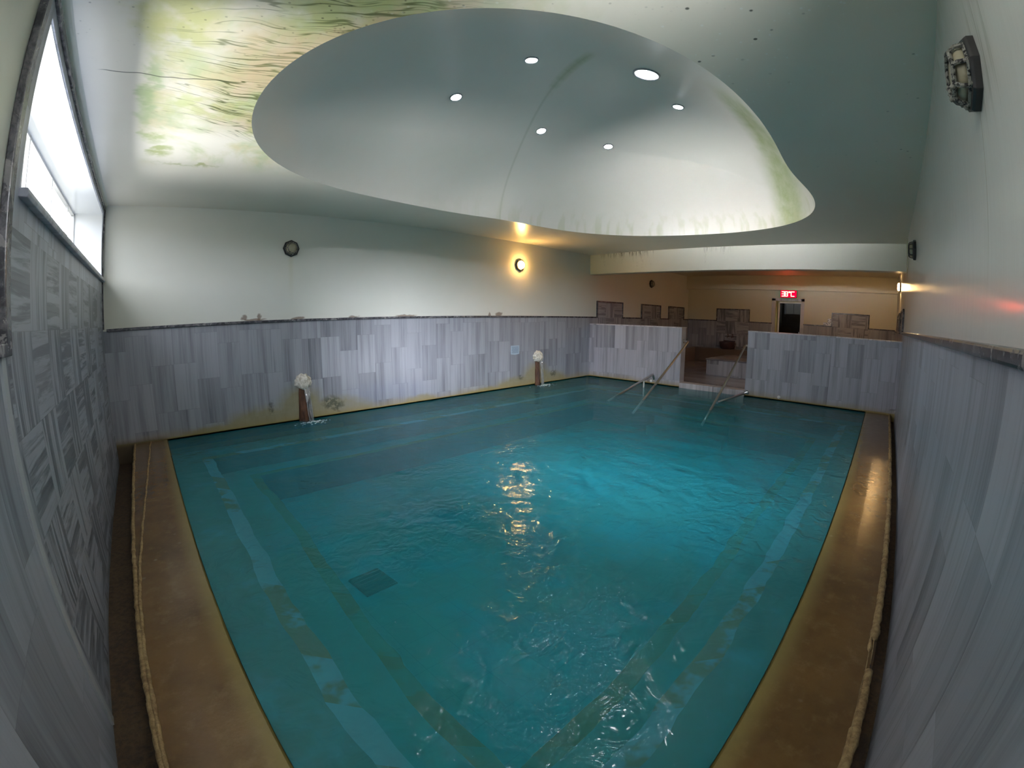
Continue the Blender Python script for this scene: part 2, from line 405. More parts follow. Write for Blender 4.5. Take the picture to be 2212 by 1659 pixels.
MT['white_marble'] = marble_mat('white_marble', 'y', 0., 20., tint=(1.75, 1.65, 1.58))
MT['floor_back'] = marble_mat('back_floor_marble', 'x', 0., 23., tint=(.85, .76, .76), rough=.12)
MT['reveal'] = reveal_mat('white_reveal_tiles')
MT['pane'] = glass_pane_mat('window_glass')
MT['alu'] = plain('white_window_frame', (.62, .62, .62), .4)
MT['pale_stone'] = marble_mat('pale_sill_stone', 'y', 0., 31., tint=(1.3, 1.34, 1.36))
MT['pale_strip'] = plain('pale_strip', (.42, .45, .47), .35)
MT['steel'] = plain('brushed_steel', (.62, .60, .58), .28, 1.)
MT['chrome'] = plain('chrome', (.85, .85, .86), .08, 1.)
MT['black'] = plain('black_plastic', (.018, .018, .02), .4)
MT['white_plastic'] = plain('white_plastic', (.85, .85, .84), .3)

# ------------------------------------------------------------------ mesh helpers
def link(o, parent=None):
    COL.objects.link(o)
    if parent: o.parent = parent
    return o
def obj(name, bm, mats, parent=None, smooth=False, kind=None, bevel=0.):
    me = bpy.data.meshes.new(name)
    bmesh.ops.recalc_face_normals(bm, faces=bm.faces[:])
    bm.to_mesh(me); bm.free()
    for m in (mats if isinstance(mats, (list, tuple)) else [mats]): me.materials.append(MT[m] if isinstance(m, str) else m)
    if smooth:
        for p in me.polygons: p.use_smooth = True
    o = link(bpy.data.objects.new(name, me), parent)
    if kind: o['kind'] = kind
    if bevel:
        b = o.modifiers.new('bevel', 'BEVEL'); b.width = bevel; b.segments = 2; b.limit_method = 'ANGLE'
    return o
def tag(o, label, cat, group=None, kind=None):
    o['label'] = label; o['category'] = cat
    if group: o['group'] = group
    if kind: o['kind'] = kind
    return o
def empty(name, loc=(0, 0, 0), rot=(0, 0, 0)):
    o = bpy.data.objects.new(name, None); o.location = loc; o.rotation_euler = rot; o.empty_display_size = .1
    return link(o)
def box(bm, x0, x1, y0, y1, z0, z1, mi=0, mat=None):
    r = bmesh.ops.create_cube(bm, size=1.)
    for v in r['verts']:
        v.co = Vector(((x0+x1)/2 + v.co.x*(x1-x0), (y0+y1)/2 + v.co.y*(y1-y0), (z0+z1)/2 + v.co.z*(z1-z0)))
        if mat: v.co = mat @ v.co
    for f in {f for v in r['verts'] for f in v.link_faces}: f.material_index = mi
    return r['verts']
def bx(*a, **k):
    bm = bmesh.new(); box(bm, *a, **k); return bm
def prism(bm, pts, vec, mi=0):
    """extrude the polygon pts (3D list) by vec"""
    a = [bm.verts.new(p) for p in pts]; b = [bm.verts.new(Vector(p) + Vector(vec)) for p in pts]
    fs = [bm.faces.new(a), bm.faces.new(b[::-1])]
    n = len(pts)
    for i in range(n): fs.append(bm.faces.new((a[i], a[(i+1) % n], b[(i+1) % n], b[i])))
    for f in fs: f.material_index = mi
def tube(bm, pts, r, n=12, caps=True, mi=0, radii=None):
    pts = [Vector(p) for p in pts]; rings = []
    up = None
    for i, p in enumerate(pts):
        t = (pts[min(i+1, len(pts)-1)] - pts[max(i-1, 0)]).normalized()
        if up is None: up = Vector((0, 0, 1)) if abs(t.z) < .9 else Vector((1, 0, 0))
        s = t.cross(up).normalized(); up = s.cross(t).normalized()
        rr = radii[i] if radii else r
        rings.append([bm.verts.new(p + (s*math.cos(2*PI*k/n) + up*math.sin(2*PI*k/n))*rr) for k in range(n)])
    for a, b in zip(rings, rings[1:]):
        for k in range(n):
            f = bm.faces.new((a[k], a[(k+1) % n], b[(k+1) % n], b[k])); f.material_index = mi
    if caps:
        for r_ in (rings[0], rings[-1]): bm.faces.new(r_).material_index = mi
def smoothpath(pts, rad=.05, seg=6):
    """round the corners of a polyline"""
    pts = [Vector(p) for p in pts]; out = [pts[0]]
    for a, b, c in zip(pts, pts[1:], pts[2:]):
        d1 = (a-b).normalized()*min(rad, (a-b).length*.45); d2 = (c-b).normalized()*min(rad, (c-b).length*.45)
        for i in range(seg+1):
            t = i/seg; out.append((b+d1)*(1-t)**2 + b*2*t*(1-t) + (b+d2)*t*t)
    return out + [pts[-1]]
def lathe(bm, prof, n=24, mi=0, mat=None, ang0=0., cap=True):
    """prof: (radius, height) pairs, axis z"""
    rings = []
    for r, h in prof:
        ring = [Vector((r*math.cos(ang0+2*PI*k/n), r*math.sin(ang0+2*PI*k/n), h)) for k in range(n)]
        rings.append([bm.verts.new(mat @ v if mat else v) for v in ring])
    for a, b in zip(rings, rings[1:]):
        for k in range(n): bm.faces.new((a[k], a[(k+1) % n], b[(k+1) % n], b[k])).material_index = mi
    if cap:
        for r_ in (rings[0], rings[-1]): bm.faces.new(r_).material_index = mi

# ------------------------------------------------------------------ room shell
def lean(z):   # the window wall leans slightly inwards above the dado
    return 0. if z < 1.5 else .030*(z - 1.5)/1.5
WY0, WY1, WZ0, WZ1, WD = 2.60, 6.72, 2.10, 2.88, .33
TIN = 2.42            # the stone covered window bay starts here
bm = bmesh.new()
# window wall in pieces around the opening (0 marble, 1 plaster)
def wx(y0, y1, z0, z1, mi, back=-WD, off=0.):
    for a, b in ([(z0, z1)] if z1 <= 1.5 or z0 >= 1.5 else [(z0, 1.5), (1.5, z1)]):
        p = [(back, y0, a), (off + lean(a), y0, a), (off + lean(b), y0, b), (back, y0, b)]
        prism(bm, p, (0, y1 - y0, 0), mi)
wx(-.35, TIN, -.45, T, 0); wx(-.35, TIN, T, H + .1, 1, off=-.012)
wx(TIN, W, -.45, 1.925, 0)
wx(TIN, W, 1.925, WZ0, 2); wx(TIN, WY0, WZ0, WZ1, 2); wx(WY1, W, WZ0, WZ1, 2)
wx(TIN, W, WZ1, 2.955, 2); wx(TIN, W, 2.955, H + .1, 1, off=-.012)
wx(W, W + .2, -.45, H + .1, 1)
wall_left = obj('wall_left', bm, ['marble_left', 'plaster_left', 'pale_stone'], kind='structure')

# pale vertical strip at the end of the woven panel and joint lines
obj('trim_1', bx(.0, .012, 2.30, 2.355, -.2, T - .03), 'pale_strip', kind='structure')
# dark stone trim round the window bay
def strip_x(path, w, d, off):            # path in (y, z) on the window wall
    bm = bmesh.new()
    for (y0, z0), (y1, z1) in zip(path, path[1:]):
        ya, yb = sorted((y0, y1)); za, zb = sorted((z0, z1))
        p = [(off + lean(za - w/2), ya - w/2, za - w/2), (off + d + lean(za - w/2), ya - w/2, za - w/2),
             (off + d + lean(zb + w/2), ya - w/2, zb + w/2), (off + lean(zb + w/2), ya - w/2, zb + w/2)]
        prism(bm, p, (0, yb - ya + w, 0))
    return bm
obj('trim_2', strip_x([(-.2, T - .02), (2.40, T - .02)], .05, .035, -.012), 'stone', kind='structure', bevel=.006)
obj('trim_3', strip_x([(2.40, T + .02), (2.40, 2.955)], .075, .035, -.012), 'stone', kind='structure', bevel=.006)
obj('trim_4', strip_x([(2.47, 2.955), (W - .06, 2.955)], .045, .028, -.012), 'stone', kind='structure', bevel=.006)
obj('trim_5', strip_x([(W - .035, T + .03), (W - .035, 2.955)], .035, .022, -.004), 'stone', kind='structure', bevel=.004)
# window sill nosing, frame and panes
win = empty('window_1', (0, 0, 0)); win['kind'] = 'structure'
bm = bmesh.new()
prism(bm, [(-WD, WY0 - .02, WZ0 - .012), (.05, WY0 - .02, WZ0 - .045), (.058, WY0 - .02, WZ0 - .03), (.052, WY0 - .02, WZ0 - .004), (-WD, WY0 - .02, WZ0 + .004)], (0, WY1 - WY0 + .10, 0))
obj('window_sill', bm, 'pale_stone', win, bevel=.004)
bm = bmesh.new()
for y0, y1 in ((WY0, WY0 + .03), (WY1 - .03, WY1)): box(bm, -WD - .04, -WD + .004, y0, y1, WZ0, WZ1)
for z0, z1 in ((WZ0, WZ0 + .03), (WZ1 - .03, WZ1)): box(bm, -WD - .04, -WD + .004, WY0, WY1, z0, z1)
for y in (3.08, 4.11, 5.14, 6.17): box(bm, -WD - .03, -WD + .006, y - .012, y + .012, WZ0, WZ1)
obj('window_frame', bm, 'alu', win)
ys = [WY0, 3.08, 4.11, 5.14, 6.17, WY1]
for a, b in zip(ys, ys[1:]): obj('window_pane', bx(-WD - .022, -WD - .016, a, b, WZ0, WZ1), 'pane', win)
bm = bmesh.new()   # white lining of the reveal
box(bm, -WD, lean(2.5) - .004, WY0, WY1, WZ1 - .004, WZ1 + .004)
box(bm, -WD, lean(2.5) - .004, WY0 - .004, WY0 + .004, WZ0, WZ1); box(bm, -WD, lean(2.5) - .004, WY1 - .004, WY1 + .004, WZ0, WZ1)
obj('window_reveal', bm, 'reveal', win)

# spout wall (continues into the back room), stepped dado there
NB = [(9.986, 11.21), (12.283, 13.51), (14.113, 15.33)]
def dado_profile(u0, u1, niches, z0, zt, zn):
    p = [(u0, z0), (u0, zt)]
    for a, b in niches: p += [(a, zt), (a, zn), (b, zn), (b, zt)]
    return p + [(u1, zt), (u1, z0)]
ZN = 1.875
bm = bmesh.new()
box(bm, -WD, L2 + .25, W + .012, W + .22, -.45, H + .1, 1)
prism(bm, [(u, W, z) for u, z in dado_profile(0., L2, NB, -.45, T - .01, ZN - .01)], (0, .013, 0), 0)
obj('wall_back', bm, ['marble_back', 'plaster_back'], kind='structure')
def dado_strip(path, w, d, plane, sign, axis):    # path of (u, z); axis 'x': strip on a wall y=plane, 'y': on x=plane
    bm = bmesh.new()
    for (u0, z0), (u1, z1) in zip(path, path[1:]):
        ua, ub = sorted((u0, u1)); za, zb = sorted((z0, z1))
        ua -= w/2; ub += w/2; za -= w/2; zb += w/2
        pa, pb = sorted((plane, plane + sign*d))
        if axis == 'x': box(bm, ua, ub, pa, pb, za, zb)
        else: box(bm, pa, pb, ua, ub, za, zb)
    return bm
def trim_path(u0, u1, niches, zt, zn): return dado_profile(u0, u1, niches, 0, zt, zn)[1:-1]
obj('trim_6', dado_strip(trim_path(.06, L2 - .02, NB, T, ZN), .034, .035, W + .011, -1, 'x'), 'stone', kind='structure', bevel=.005)

# right wall
ND = [(9.995, 11.2), (12.3, 13.5)]
bm = bmesh.new()
VX0, VX1, VZ0, VZ1 = .46, 1.40, 2.10, 2.88       # added window out of view beside the camera, lets light in
for a_, b_, c_, d_ in ((-WD, VX0, -.45, H + .1), (VX1, L2 + .25, -.45, H + .1), (VX0, VX1, -.45, VZ0), (VX0, VX1, VZ1, H + .1)): box(bm, a_, b_, -.33, -.012, c_, d_, 1)
prism(bm, [(u, 0., z) for u, z in dado_profile(-.012, L2, ND, -.45, T - .02, ZN - .01)], (0, -.013, 0), 0)
obj('wall_right', bm, ['marble_right', 'plaster_right'], kind='structure')
obj('trim_7', dado_strip(trim_path(-.01, L2 - .02, ND, T - .012, ZN), .05, .035, -.011, 1, 'x'), 'stone', kind='structure', bevel=.012)

win2 = empty('added_window', (0, 0, 0)); win2['kind'] = 'structure'
bm = bmesh.new()
for a_, b_, c_, d_ in ((VX0, VX0 + .03, VZ0, VZ1), (VX1 - .03, VX1, VZ0, VZ1), (VX0, VX1, VZ0, VZ0 + .03), (VX0, VX1, VZ1 - .03, VZ1)): box(bm, a_, b_, -.37, -.325, c_, d_)
obj('window_frame', bm, 'alu', win2); obj('window_pane', bx(VX0, VX1, -.352, -.346, VZ0, VZ1), 'pane', win2)
# added unseen wall, blocks stray lamp light from the long window
obj('light_blocker_wall', bx(-4.5, -WD, -.33, -.05, -.45, 4.6), 'plaster_cream', kind='structure')
# far wall with the doorway
DY0, DY1, DZ = 2.918, 3.752, 2.204
NF0, NF1 = [(.805, 1.934)], [(4.632, 5.776)]
bm = bmesh.new()
box(bm, L2 + .012, L2 + .26, -.2, DY0, 0., H + .1, 1); box(bm, L2 + .012, L2 + .26, DY1, W + .2, 0., H + .1, 1); box(bm, L2 + .012, L2 + .26, DY0, DY1, DZ, H + .1, 1)
prism(bm, [(L2, u, z) for u, z in dado_profile(0., DY0 - .09, NF0, 0., T + .01, ZN + .01)], (.013, 0, 0), 0)
prism(bm, [(L2, u, z) for u, z in dado_profile(DY1 + .10, W, NF1, 0., T + .01, ZN + .01)], (.013, 0, 0), 0)
obj('wall_far', bm, ['marble_far', 'plaster_cream'], kind='structure')
obj('trim_8', dado_strip(trim_path(.03, DY0 - .10, NF0, T + .02, ZN + .015), .034, .03, L2 + .011, -1, 'y'), 'stone', kind='structure', bevel=.005)
obj('trim_9', dado_strip(trim_path(DY1 + .12, W - .04, NF1, T + .01, ZN + .005), .034, .03, L2 + .011, -1, 'y'), 'stone', kind='structure', bevel=.005)
obj('ceiling_drop', bx(L2 - .16, L2 + .012, -.012, W + .012, 2.545, H + .02), 'plaster_cream', kind='structure')

# dividing half walls, threshold and the beam above
TH = .235
obj('wall_divider_left', bx(L, L + TH, OY1, W, -.9, PT - .02), 'marble_divider', kind='structure')
obj('wall_divider_right', bx(L, L + TH, 0., OY0, -.9, PT - .02), 'marble_divider', kind='structure')
obj('trim_10', bx(L - .008, L + TH + .008, OY1 - .006, W, PT - .02, PT + .005), 'white_marble', kind='structure', bevel=.004)
obj('trim_11', bx(L - .008, L + TH + .008, 0., OY0 + .006, PT - .02, PT + .005), 'white_marble', kind='structure', bevel=.004)
obj('beam', bx(L, L + .28, -.02, W + .02, BB, H + .1), 'plaster_beam', kind='structure')
obj('threshold', bx(L - .01, L + TH, OY0, OY1, -.9, ZF + .012), 'white_marble', kind='structure', bevel=.01)
obj('floor_back', bx(L + TH, L2 + 2.2, -.2, W + .2, -.1, ZF), 'floor_back', kind='structure')

# ceiling with the opening for the dome
bm = bmesh.new(); N = 192
x0, x1, y0, y1 = -.02, L, -.02, W + .02
inner, outer, topo = [], [], []
for k in range(N):
    p = 2*PI*k/N; r = rim(p); c, s = math.cos(p), math.sin(p)
    t = min(((x1 if c > 0 else x0) - CX)/c if abs(c) > 1e-6 else 1e9, ((y1 if s > 0 else y0) - CY)/s if abs(s) > 1e-6 else 1e9)
    inner.append(Vector((CX + r*c, CY + r*s, H))); outer.append(Vector((CX + t*c, CY + t*s, H)))
# make sure the four corners are hit
for cxn in ((x0, y0), (x0, y1), (x1, y0), (x1, y1)):
    k = min(range(N), key=lambda i: (outer[i].x - cxn[0])**2 + (outer[i].y - cxn[1])**2); outer[k] = Vector((*cxn, H))
vi = [bm.verts.new(v) for v in inner]; vo = [bm.verts.new(v) for v in outer]
vu = [bm.verts.new(v + Vector((0, 0, .09))) for v in outer]
for k in range(N):
    j = (k+1) % N
    bm.faces.new((vi[k], vo[k], vo[j], vi[j])); bm.faces.new((vo[k], vu[k], vu[j], vo[j]))
obj('ceiling', bm, 'plaster_ceiling', kind='structure')
for a in (('ceiling_back', L + .28, L2 + .2),): obj(a[0], bx(a[1], a[2], -.2, W + .2, 3.0, 3.1), 'plaster_cream', kind='structure')

def dome_pt(p, rho, off=0.):
    r = rim(p)*rho; z = H + DOME_H*math.sqrt(max(0., 1 - rho*rho))
    return Vector((CX + r*math.cos(p), CY + r*math.sin(p), z + off))
bm = bmesh.new(); M = 40; rows = []
for i in range(M):
    th = (PI/2)*i/M; rho = math.cos(th)
    rows.append([bm.verts.new(dome_pt(2*PI*k/N, rho)) for k in range(N)])
top = bm.verts.new((CX, CY, H + DOME_H))
for a, b in zip(rows, rows[1:]):
    for k in range(N): bm.faces.new((a[k], a[(k+1) % N], b[(k+1) % N], b[k]))
for k in range(N): bm.faces.new((rows[-1][k], rows[-1][(k+1) % N], top))
dome = obj('ceiling_dome', bm, 'plaster_dome', kind='structure', smooth=True)
# outer shell so no light leaks through the roof
obj('roof', bx(-WD, L2 + .25, -.22, W + .22, 4.6, 4.7), 'plaster_cream', kind='structure')

# coving at the top of the window wall
bm = bmesh.new()
pr_ = [(-.02, H + .01)] + [(lean(H) - .012 + .09*(1 - math.cos(t*PI/2/8)), H - .05 + .052*math.sin(t*PI/2/8)) for t in range(9)] + [(.09, H + .01)]
prism(bm, [(x, -.02, z) for x, z in pr_], (0, W + .03, 0))
obj('trim_12', bm, 'plaster_left', kind='structure', smooth=False)

# doorway
door = empty('door_1'); door['kind'] = 'structure'
bm = bmesh.new()
for y0_, y1_, z0_, z1_ in ((DY0 - .094, DY0, ZF, DZ + .08), (DY1, DY1 + .129, ZF, DZ + .08), (DY0 - .094, DY1 + .129, DZ, DZ + .08)):
    box(bm, L2 - .012, L2 + .02, y0_, y1_, z0_, z1_)
obj('casing', bm, 'white_marble', door)
bm = bmesh.new()   # aluminium frame set back in the opening
for y0_, y1_, z0_, z1_ in ((DY0 + .0, DY0 + .035, ZF, DZ - .02), (DY1 - .115, DY1 - .06, ZF, DZ - .02), (DY0, DY1 - .06, DZ - .065, DZ - .02)):
    box(bm, L2 + .10, L2 + .15, y0_, y1_, z0_, z1_)
obj('door_frame', bm, 'white_plastic', door)
MT['door_glass'] = glass_pane_mat('dark_door_glass', .03, (.16, .14, .14))
obj('door_glass', bx(L2 + .12, L2 + .128, DY0 + .035, DY1 - .115, ZF, DZ - .065), 'door_glass', door)
bm = bmesh.new(); box(bm, L2 + .07, L2 + .10, DY0 + .05, DY0 + .065, 1.05, 1.25); obj('handle', bm, 'steel', door)
# dim lobby beyond the door
bm = bmesh.new()
box(bm, L2 + .26, L2 + 2.2, 1.9, 2.0, 0, 2.7); box(bm, L2 + .26, L2 + 2.2, 4.6, 4.7, 0, 2.7); box(bm, L2 + 2.1, L2 + 2.2, 1.9, 4.7, 0, 2.7); box(bm, L2 + .26, L2 + 2.2, 1.9, 4.7, 2.6, 2.7)
obj('wall_lobby', bm, 'plaster_cream', kind='structure')

MT['lobby_glow'] = emit_mat('lobby_glow', (1., .85, .35), 2.2)
lb = empty('lobby_lamp', (L2 + 1.5, 3.02, 1.62)); tag(lb, 'pale yellow lamp glowing dimly behind the dark door glass', 'lamp')
bm = bmesh.new(); lathe(bm, [(.05, -.14), (.11, -.10), (.12, .0), (.08, .12), (.03, .16)], 20); obj('lamp_shade', bm, 'lobby_glow', lb, smooth=True)
bm = bmesh.new(); tube(bm, [(0, 0, -.14), (0, 0, -1.51)], .015, 8); lathe(bm, [(.12, -1.52), (.12, -1.50), (.02, -1.49)], 20); obj('stand', bm, 'black', lb)
# ------------------------------------------------------------------ pool
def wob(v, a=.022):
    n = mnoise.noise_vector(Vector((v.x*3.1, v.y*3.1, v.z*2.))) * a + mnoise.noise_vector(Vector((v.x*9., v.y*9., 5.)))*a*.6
    # wavering edges drawn in towards the near corner imitate refraction in the shape
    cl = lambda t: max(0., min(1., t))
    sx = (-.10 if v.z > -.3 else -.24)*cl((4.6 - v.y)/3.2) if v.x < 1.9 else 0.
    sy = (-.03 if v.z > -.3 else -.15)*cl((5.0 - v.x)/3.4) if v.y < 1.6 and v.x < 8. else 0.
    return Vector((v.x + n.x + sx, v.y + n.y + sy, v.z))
LV = [  # x0, x1, y0, y1, z, material on the tread inside this outline
    (DL, L, DR, W, 0.02, None), (DL, L, DR, W, -.20, 0), (1.07, 9.30, .83, 6.47, -.20, 1), (1.20, 9.17, .945, 6.36, -.205, 3),
    (1.22, 9.15, .965, 6.34, -.42, 4), (1.60, 8.80, 1.28, 6.08, -.42, 5), (1.71, 8.70, 1.40, 5.99, -.425, 3), (1.72, 8.69, 1.41, 5.98, -.80, 2)]
def ring_pts(x0, x1, y0, y1, z, n=(90, 60)):
    pts = []
    for i in range(n[0]): pts.append(Vector((x0 + (x1-x0)*i/n[0], y0, z)))
    for i in range(n[1]): pts.append(Vector((x1, y0 + (y1-y0)*i/n[1], z)))
    for i in range(n[0]): pts.append(Vector((x1 - (x1-x0)*i/n[0], y1, z)))
    for i in range(n[1]): pts.append(Vector((x0, y1 - (y1-y0)*i/n[1], z)))
    return pts
bm = bmesh.new(); rings = []
for k, (x0, x1, y0, y1, z, mi) in enumerate(LV):
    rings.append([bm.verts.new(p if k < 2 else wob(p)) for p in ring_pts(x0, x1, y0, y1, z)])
seg_m = [3, 0, 1, 3, 4, 5, 3]
for (a, b), mi in zip(zip(rings, rings[1:]), seg_m):
    n = len(a)
    for k in range(n): bm.faces.new((a[k], a[(k+1) % n], b[(k+1) % n], b[k])).material_index = mi
bm.faces.new(rings[-1]).material_index = 2
obj('pool_basin', bm, ['ledge', 'nose1', 'pool_floor', 'riser', 'step', 'nose2'], kind='structure')
bm = bmesh.new()
for i in range(4): box(bm, 8.35 + i*.33, L, OY0 - .05, OY1 + .05, -.8, -.62 + i*.155)
obj('pool_steps', bm, 'step', kind='structure')

bm = bmesh.new(); nx, ny = 2, 2
box(bm, DL - .02, L + .02, DR - .02, W + .02, -.9, 0.)
wt = obj('pool_water', bm, 'water'); tag(wt, 'turquoise thermal water filling the tiled pool, lightly rippled', 'water', kind='stuff')

def deck_obj(name, along, e_out, e_in, l0, l1):
    bm = bmesh.new(); n = 120
    prof = [(e_out, -.3), (e_out, .0), (e_out + .012, .014), (e_out + (e_in-e_out)*.5, .018), (e_in - .012, .013), (e_in, .004), (e_in, -.25)]
    rows = []
    for i in range(n+1):
        s = l0 + (l1-l0)*i/n; row = []
        for k, (o, z) in enumerate(prof):
            w_ = mnoise.noise(Vector((s*2.5, k*3., e_in)))*(.012 if k < 3 else .003)
            p = (o + w_, s, z) if along == 'y' else (s, o + w_, z)
            row.append(bm.verts.new(p))
        rows.append(row)
    for a, b in zip(rows, rows[1:]):
        for k in range(len(prof)-1): bm.faces.new((a[k], a[k+1], b[k+1], b[k]))
    bm.faces.new(rows[0]); bm.faces.new(rows[-1][::-1])
    return obj(name, bm, 'deck', kind='structure', smooth=False)
dl = deck_obj('floor_deck_left', 'y', EL, DL, -.3, W)
dr = deck_obj('floor_deck_right', 'x', ER, DR, EL, L)
def crust(parent, name, path, r, seed, gap=None):
    """knobbly bead of limescale along a path"""
    bm = bmesh.new(); pts, rad = [], []
    a, b = Vector(path[0]), Vector(path[-1]); n = int((b-a).length/.018)
    cum = [0.]
    for p, q in zip(path, path[1:]): cum.append(cum[-1] + (Vector(q)-Vector(p)).length)
    for i in range(n+1):
        d = cum[-1]*i/n
        k = max(j for j in range(len(path)-1) if cum[j] <= d + 1e-9)
        t = (d - cum[k])/max(1e-6, cum[k+1]-cum[k]); p = Vector(path[k]).lerp(Vector(path[k+1]), t)
        f = 1 + .45*mnoise.noise(Vector((d*14., seed, 0))) + .25*mnoise.noise(Vector((d*45., seed, 3)))
        if gap and gap[0] < d < gap[1]: f *= .15
        pts.append(p + mnoise.noise_vector(Vector((d*6., seed, 9)))*.006); rad.append(max(.002, r*f))
    tube(bm, pts, r, 10, radii=rad)
    return obj(name, bm, 'crust', parent, smooth=True)
crust(dl, 'calcite_ridge', [(EL + .012, -.3, .012), (EL + .012, W, .01)], .016, 1.)
crust(dl, 'calcite_ridge', [(EL + .026, -.3, .018), (EL + .03, 3.0, .016), (.30, 3.74, .012), (.378, 5.087, .012), (.455, W, .012)], .011, 2.)
crust(dr, 'calcite_ridge', [(EL, ER + .012, .012), (2.7, ER + .012, .014), (L, ER + .01, .01)], .020, 3., gap=(2.35, 2.6))
crust(dr, 'calcite_ridge', [(EL, ER + .04, .016), (2.3, ER + .03, .016), (4.5, ER + .018, .012)], .010, 4., gap=(1.95, 2.5))
obj('floor_gutter_left', bx(-.02, EL + .02, -.3, W, -.40, -.22), 'gutter', kind='structure')
obj('floor_gutter_right', bx(EL, L, -.02, ER + .02, -.40, -.10), 'gutter', kind='structure')
# square drain on the pool bottom
bm = bmesh.new(); rot = Matrix.Translation((2.04, 3.58, -.792)) @ Matrix.Rotation(math.radians(4), 4, 'Z')
for i in range(6): box(bm, -.15, .15, -.15 + i*.056, -.15 + i*.056 + .03, 0, .012, mat=rot)
box(bm, -.16, .16, -.16, .16, -.005, .004, mat=rot)
MT['drain'] = plain('rusty_drain', (.06, .13, .09), .7)
tag(obj('floor_drain', bm, 'drain'), 'square brown drain grate on the submerged pool bottom', 'drain')

# ------------------------------------------------------------------ wall lamps
MT['lens_off'] = None
m = Mat('dusty_lens'); n = m.noise(m.P, 30., 4.); MT['lens_off'] = m.bsdf(m.mix(n, (.30, .27, .17), (.42, .40, .32)), .25)
m = Mat('crusted_cage'); n = m.noise(m.P, 60., 5., .7); MT['cage_crusted'] = m.bsdf(m.mix(m.ss(n, .44, .52), (.03, .03, .035), (.28, .28, .26)), .7, normal=m.bump(n, .9, .01))
MT['cage'] = plain('black_cage', (.03, .03, .033), .5)
MT['lens_on'] = emit_mat('lit_lens', (1., .55, .15), 150.)
MT['lens_on2'] = emit_mat('lit_lens_back', (1., .60, .24), 230.)
lamp_lib = {}
def wall_lamp(loc, face, lens, cagem, label, group, scale=1., mold=False):
    """face: rotation so that +Z of the lamp points out of the wall"""
    root = empty('bulkhead_lamp', loc)
    root.rotation_euler = face
    tag(root, label, 'lamp', group)
    R = .122*scale
    bm = bmesh.new()
    lathe(bm, [(R*.96, -.004), (R, .0), (R, .024), (R*.95, .034), (R*.78, .036)], 8, ang0=0.)
    obj('base', bm, 'cage', root, bevel=.002)
    bm = bmesh.new()
    lathe(bm, [(R*.70, .03), (R*.66, .062), (R*.55, .078), (R*.30, .088), (R*.02, .09)], 24)
    obj('lens', bm, lens, root, smooth=True)
    bm = bmesh.new(); n = 8
    for zc, rr in ((.036, R*.80), (.088, R*.60)):
        pts = [(rr*math.cos(2*PI*k/n), rr*math.sin(2*PI*k/n), zc) for k in range(n+1)]
        tube(bm, pts, .0055*scale*(1.5 if mold else 1), 6)
    for k in range(n):
        a = 2*PI*k/n; c, s = math.cos(a), math.sin(a)
        tube(bm, [(R*.80*c, R*.80*s, .034), (R*.74*c, R*.74*s, .07), (R*.60*c, R*.60*s, .089)], .005*scale*(1.6 if mold else 1), 6)
    c_ = obj('cage', bm, cagem, root)
    if mold:
        bm = bmesh.new()
        for i in range(34):
            a = random.uniform(-.3, 2.9) + (PI if False else 0); q = random.choice((.62, .82, .86)); zc = {.62: .09, .82: .045, .86: .03}[q]
            bmesh.ops.create_icosphere(bm, subdivisions=1, radius=random.uniform(.005, .013), matrix=Matrix.Translation((R*q*math.cos(a), R*q*math.sin(a), zc + random.uniform(-.004, .006))))
        MT.setdefault('lamp_crust', crust_mat('lamp_crust', (.30, .30, .27), (.12, .12, .11)))
        obj('limescale_crust', bm, 'lamp_crust', root, smooth=True, kind='stuff')
    return root
FB = (PI/2, 0, 0)            # out of the spout wall (towards -y)
FR = (-PI/2, 0, 0)           # out of the right wall (towards +y)
g = 'octagonal caged lamps on the walls'
wall_lamp((2.554, W + .012, 2.503), FB, 'lens_off', 'cage_crusted', 'unlit octagonal caged lamp with limescale, high on the long wall left of the lit lamp', g)
wall_lamp((7.20, W + .012, 2.535), FB, 'lens_on', 'cage', 'glowing amber caged lamp on the long wall above the small plaque', g)
wall_lamp((12.88, W + .012, 2.52), FB, 'lens_off', 'cage', 'small dark round lamp on the beige side wall of the room behind', g)
wall_lamp((2.36, -.012, 2.392), FR, 'lens_off', 'cage_crusted', 'large nearest caged lamp crusted with limescale, top of the right wall', g, 1.12, True)
wall_lamp((6.89, -.012, 2.475), FR, 'lens_off', 'cage', 'black caged unlit lamp on the right wall just before the beam', g)
wall_lamp((12.6, -.012, 2.50), FR, 'lens_on2', 'cage', 'lit amber lamp on the right wall beyond the beam', g)

# ------------------------------------------------------------------ round roof lights in the dome
MT['bullseye'] = emit_mat('daylit_glass', (.93, .95, 1.), 85.)
MT['ring'] = plain('light_ring', (.35, .36, .38), .35, .6)
def dome_light(p, rad, label, group=None):
    d = Vector((p[0]-CX, p[1]-CY)); a = math.atan2(d.y, d.x); rho = d.length/rim(a)
    P = dome_pt(a, rho)
    e = 1e-3; t1 = dome_pt(a, rho + e) - dome_pt(a, rho - e); t2 = dome_pt(a + e, rho) - dome_pt(a - e, rho)
    nrm = t1.cross(t2).normalized()
    if nrm.z > 0: nrm = -nrm
    q = nrm.to_track_quat('Z', 'Y')
    root = empty('roof_light', P); root.rotation_mode = 'QUATERNION'; root.rotation_quaternion = q
    tag(root, label, 'light', group)
    bm = bmesh.new(); lathe(bm, [(rad*1.02, -.02), (rad*1.22, -.01), (rad*1.20, .012), (rad*1.0, .014), (rad*.98, -.01)], 32, cap=False)
    obj('rim', bm, 'ring', root, smooth=True)
    bm = bmesh.new(); lathe(bm, [(rad*1.0, -.006), (rad*.97, .006), (rad*.7, .012), (rad*.3, .015), (rad*.02, .016)], 32)
    obj('glass_lens', bm, 'bullseye', root, smooth=True)
G = 'round lights set in the dome'
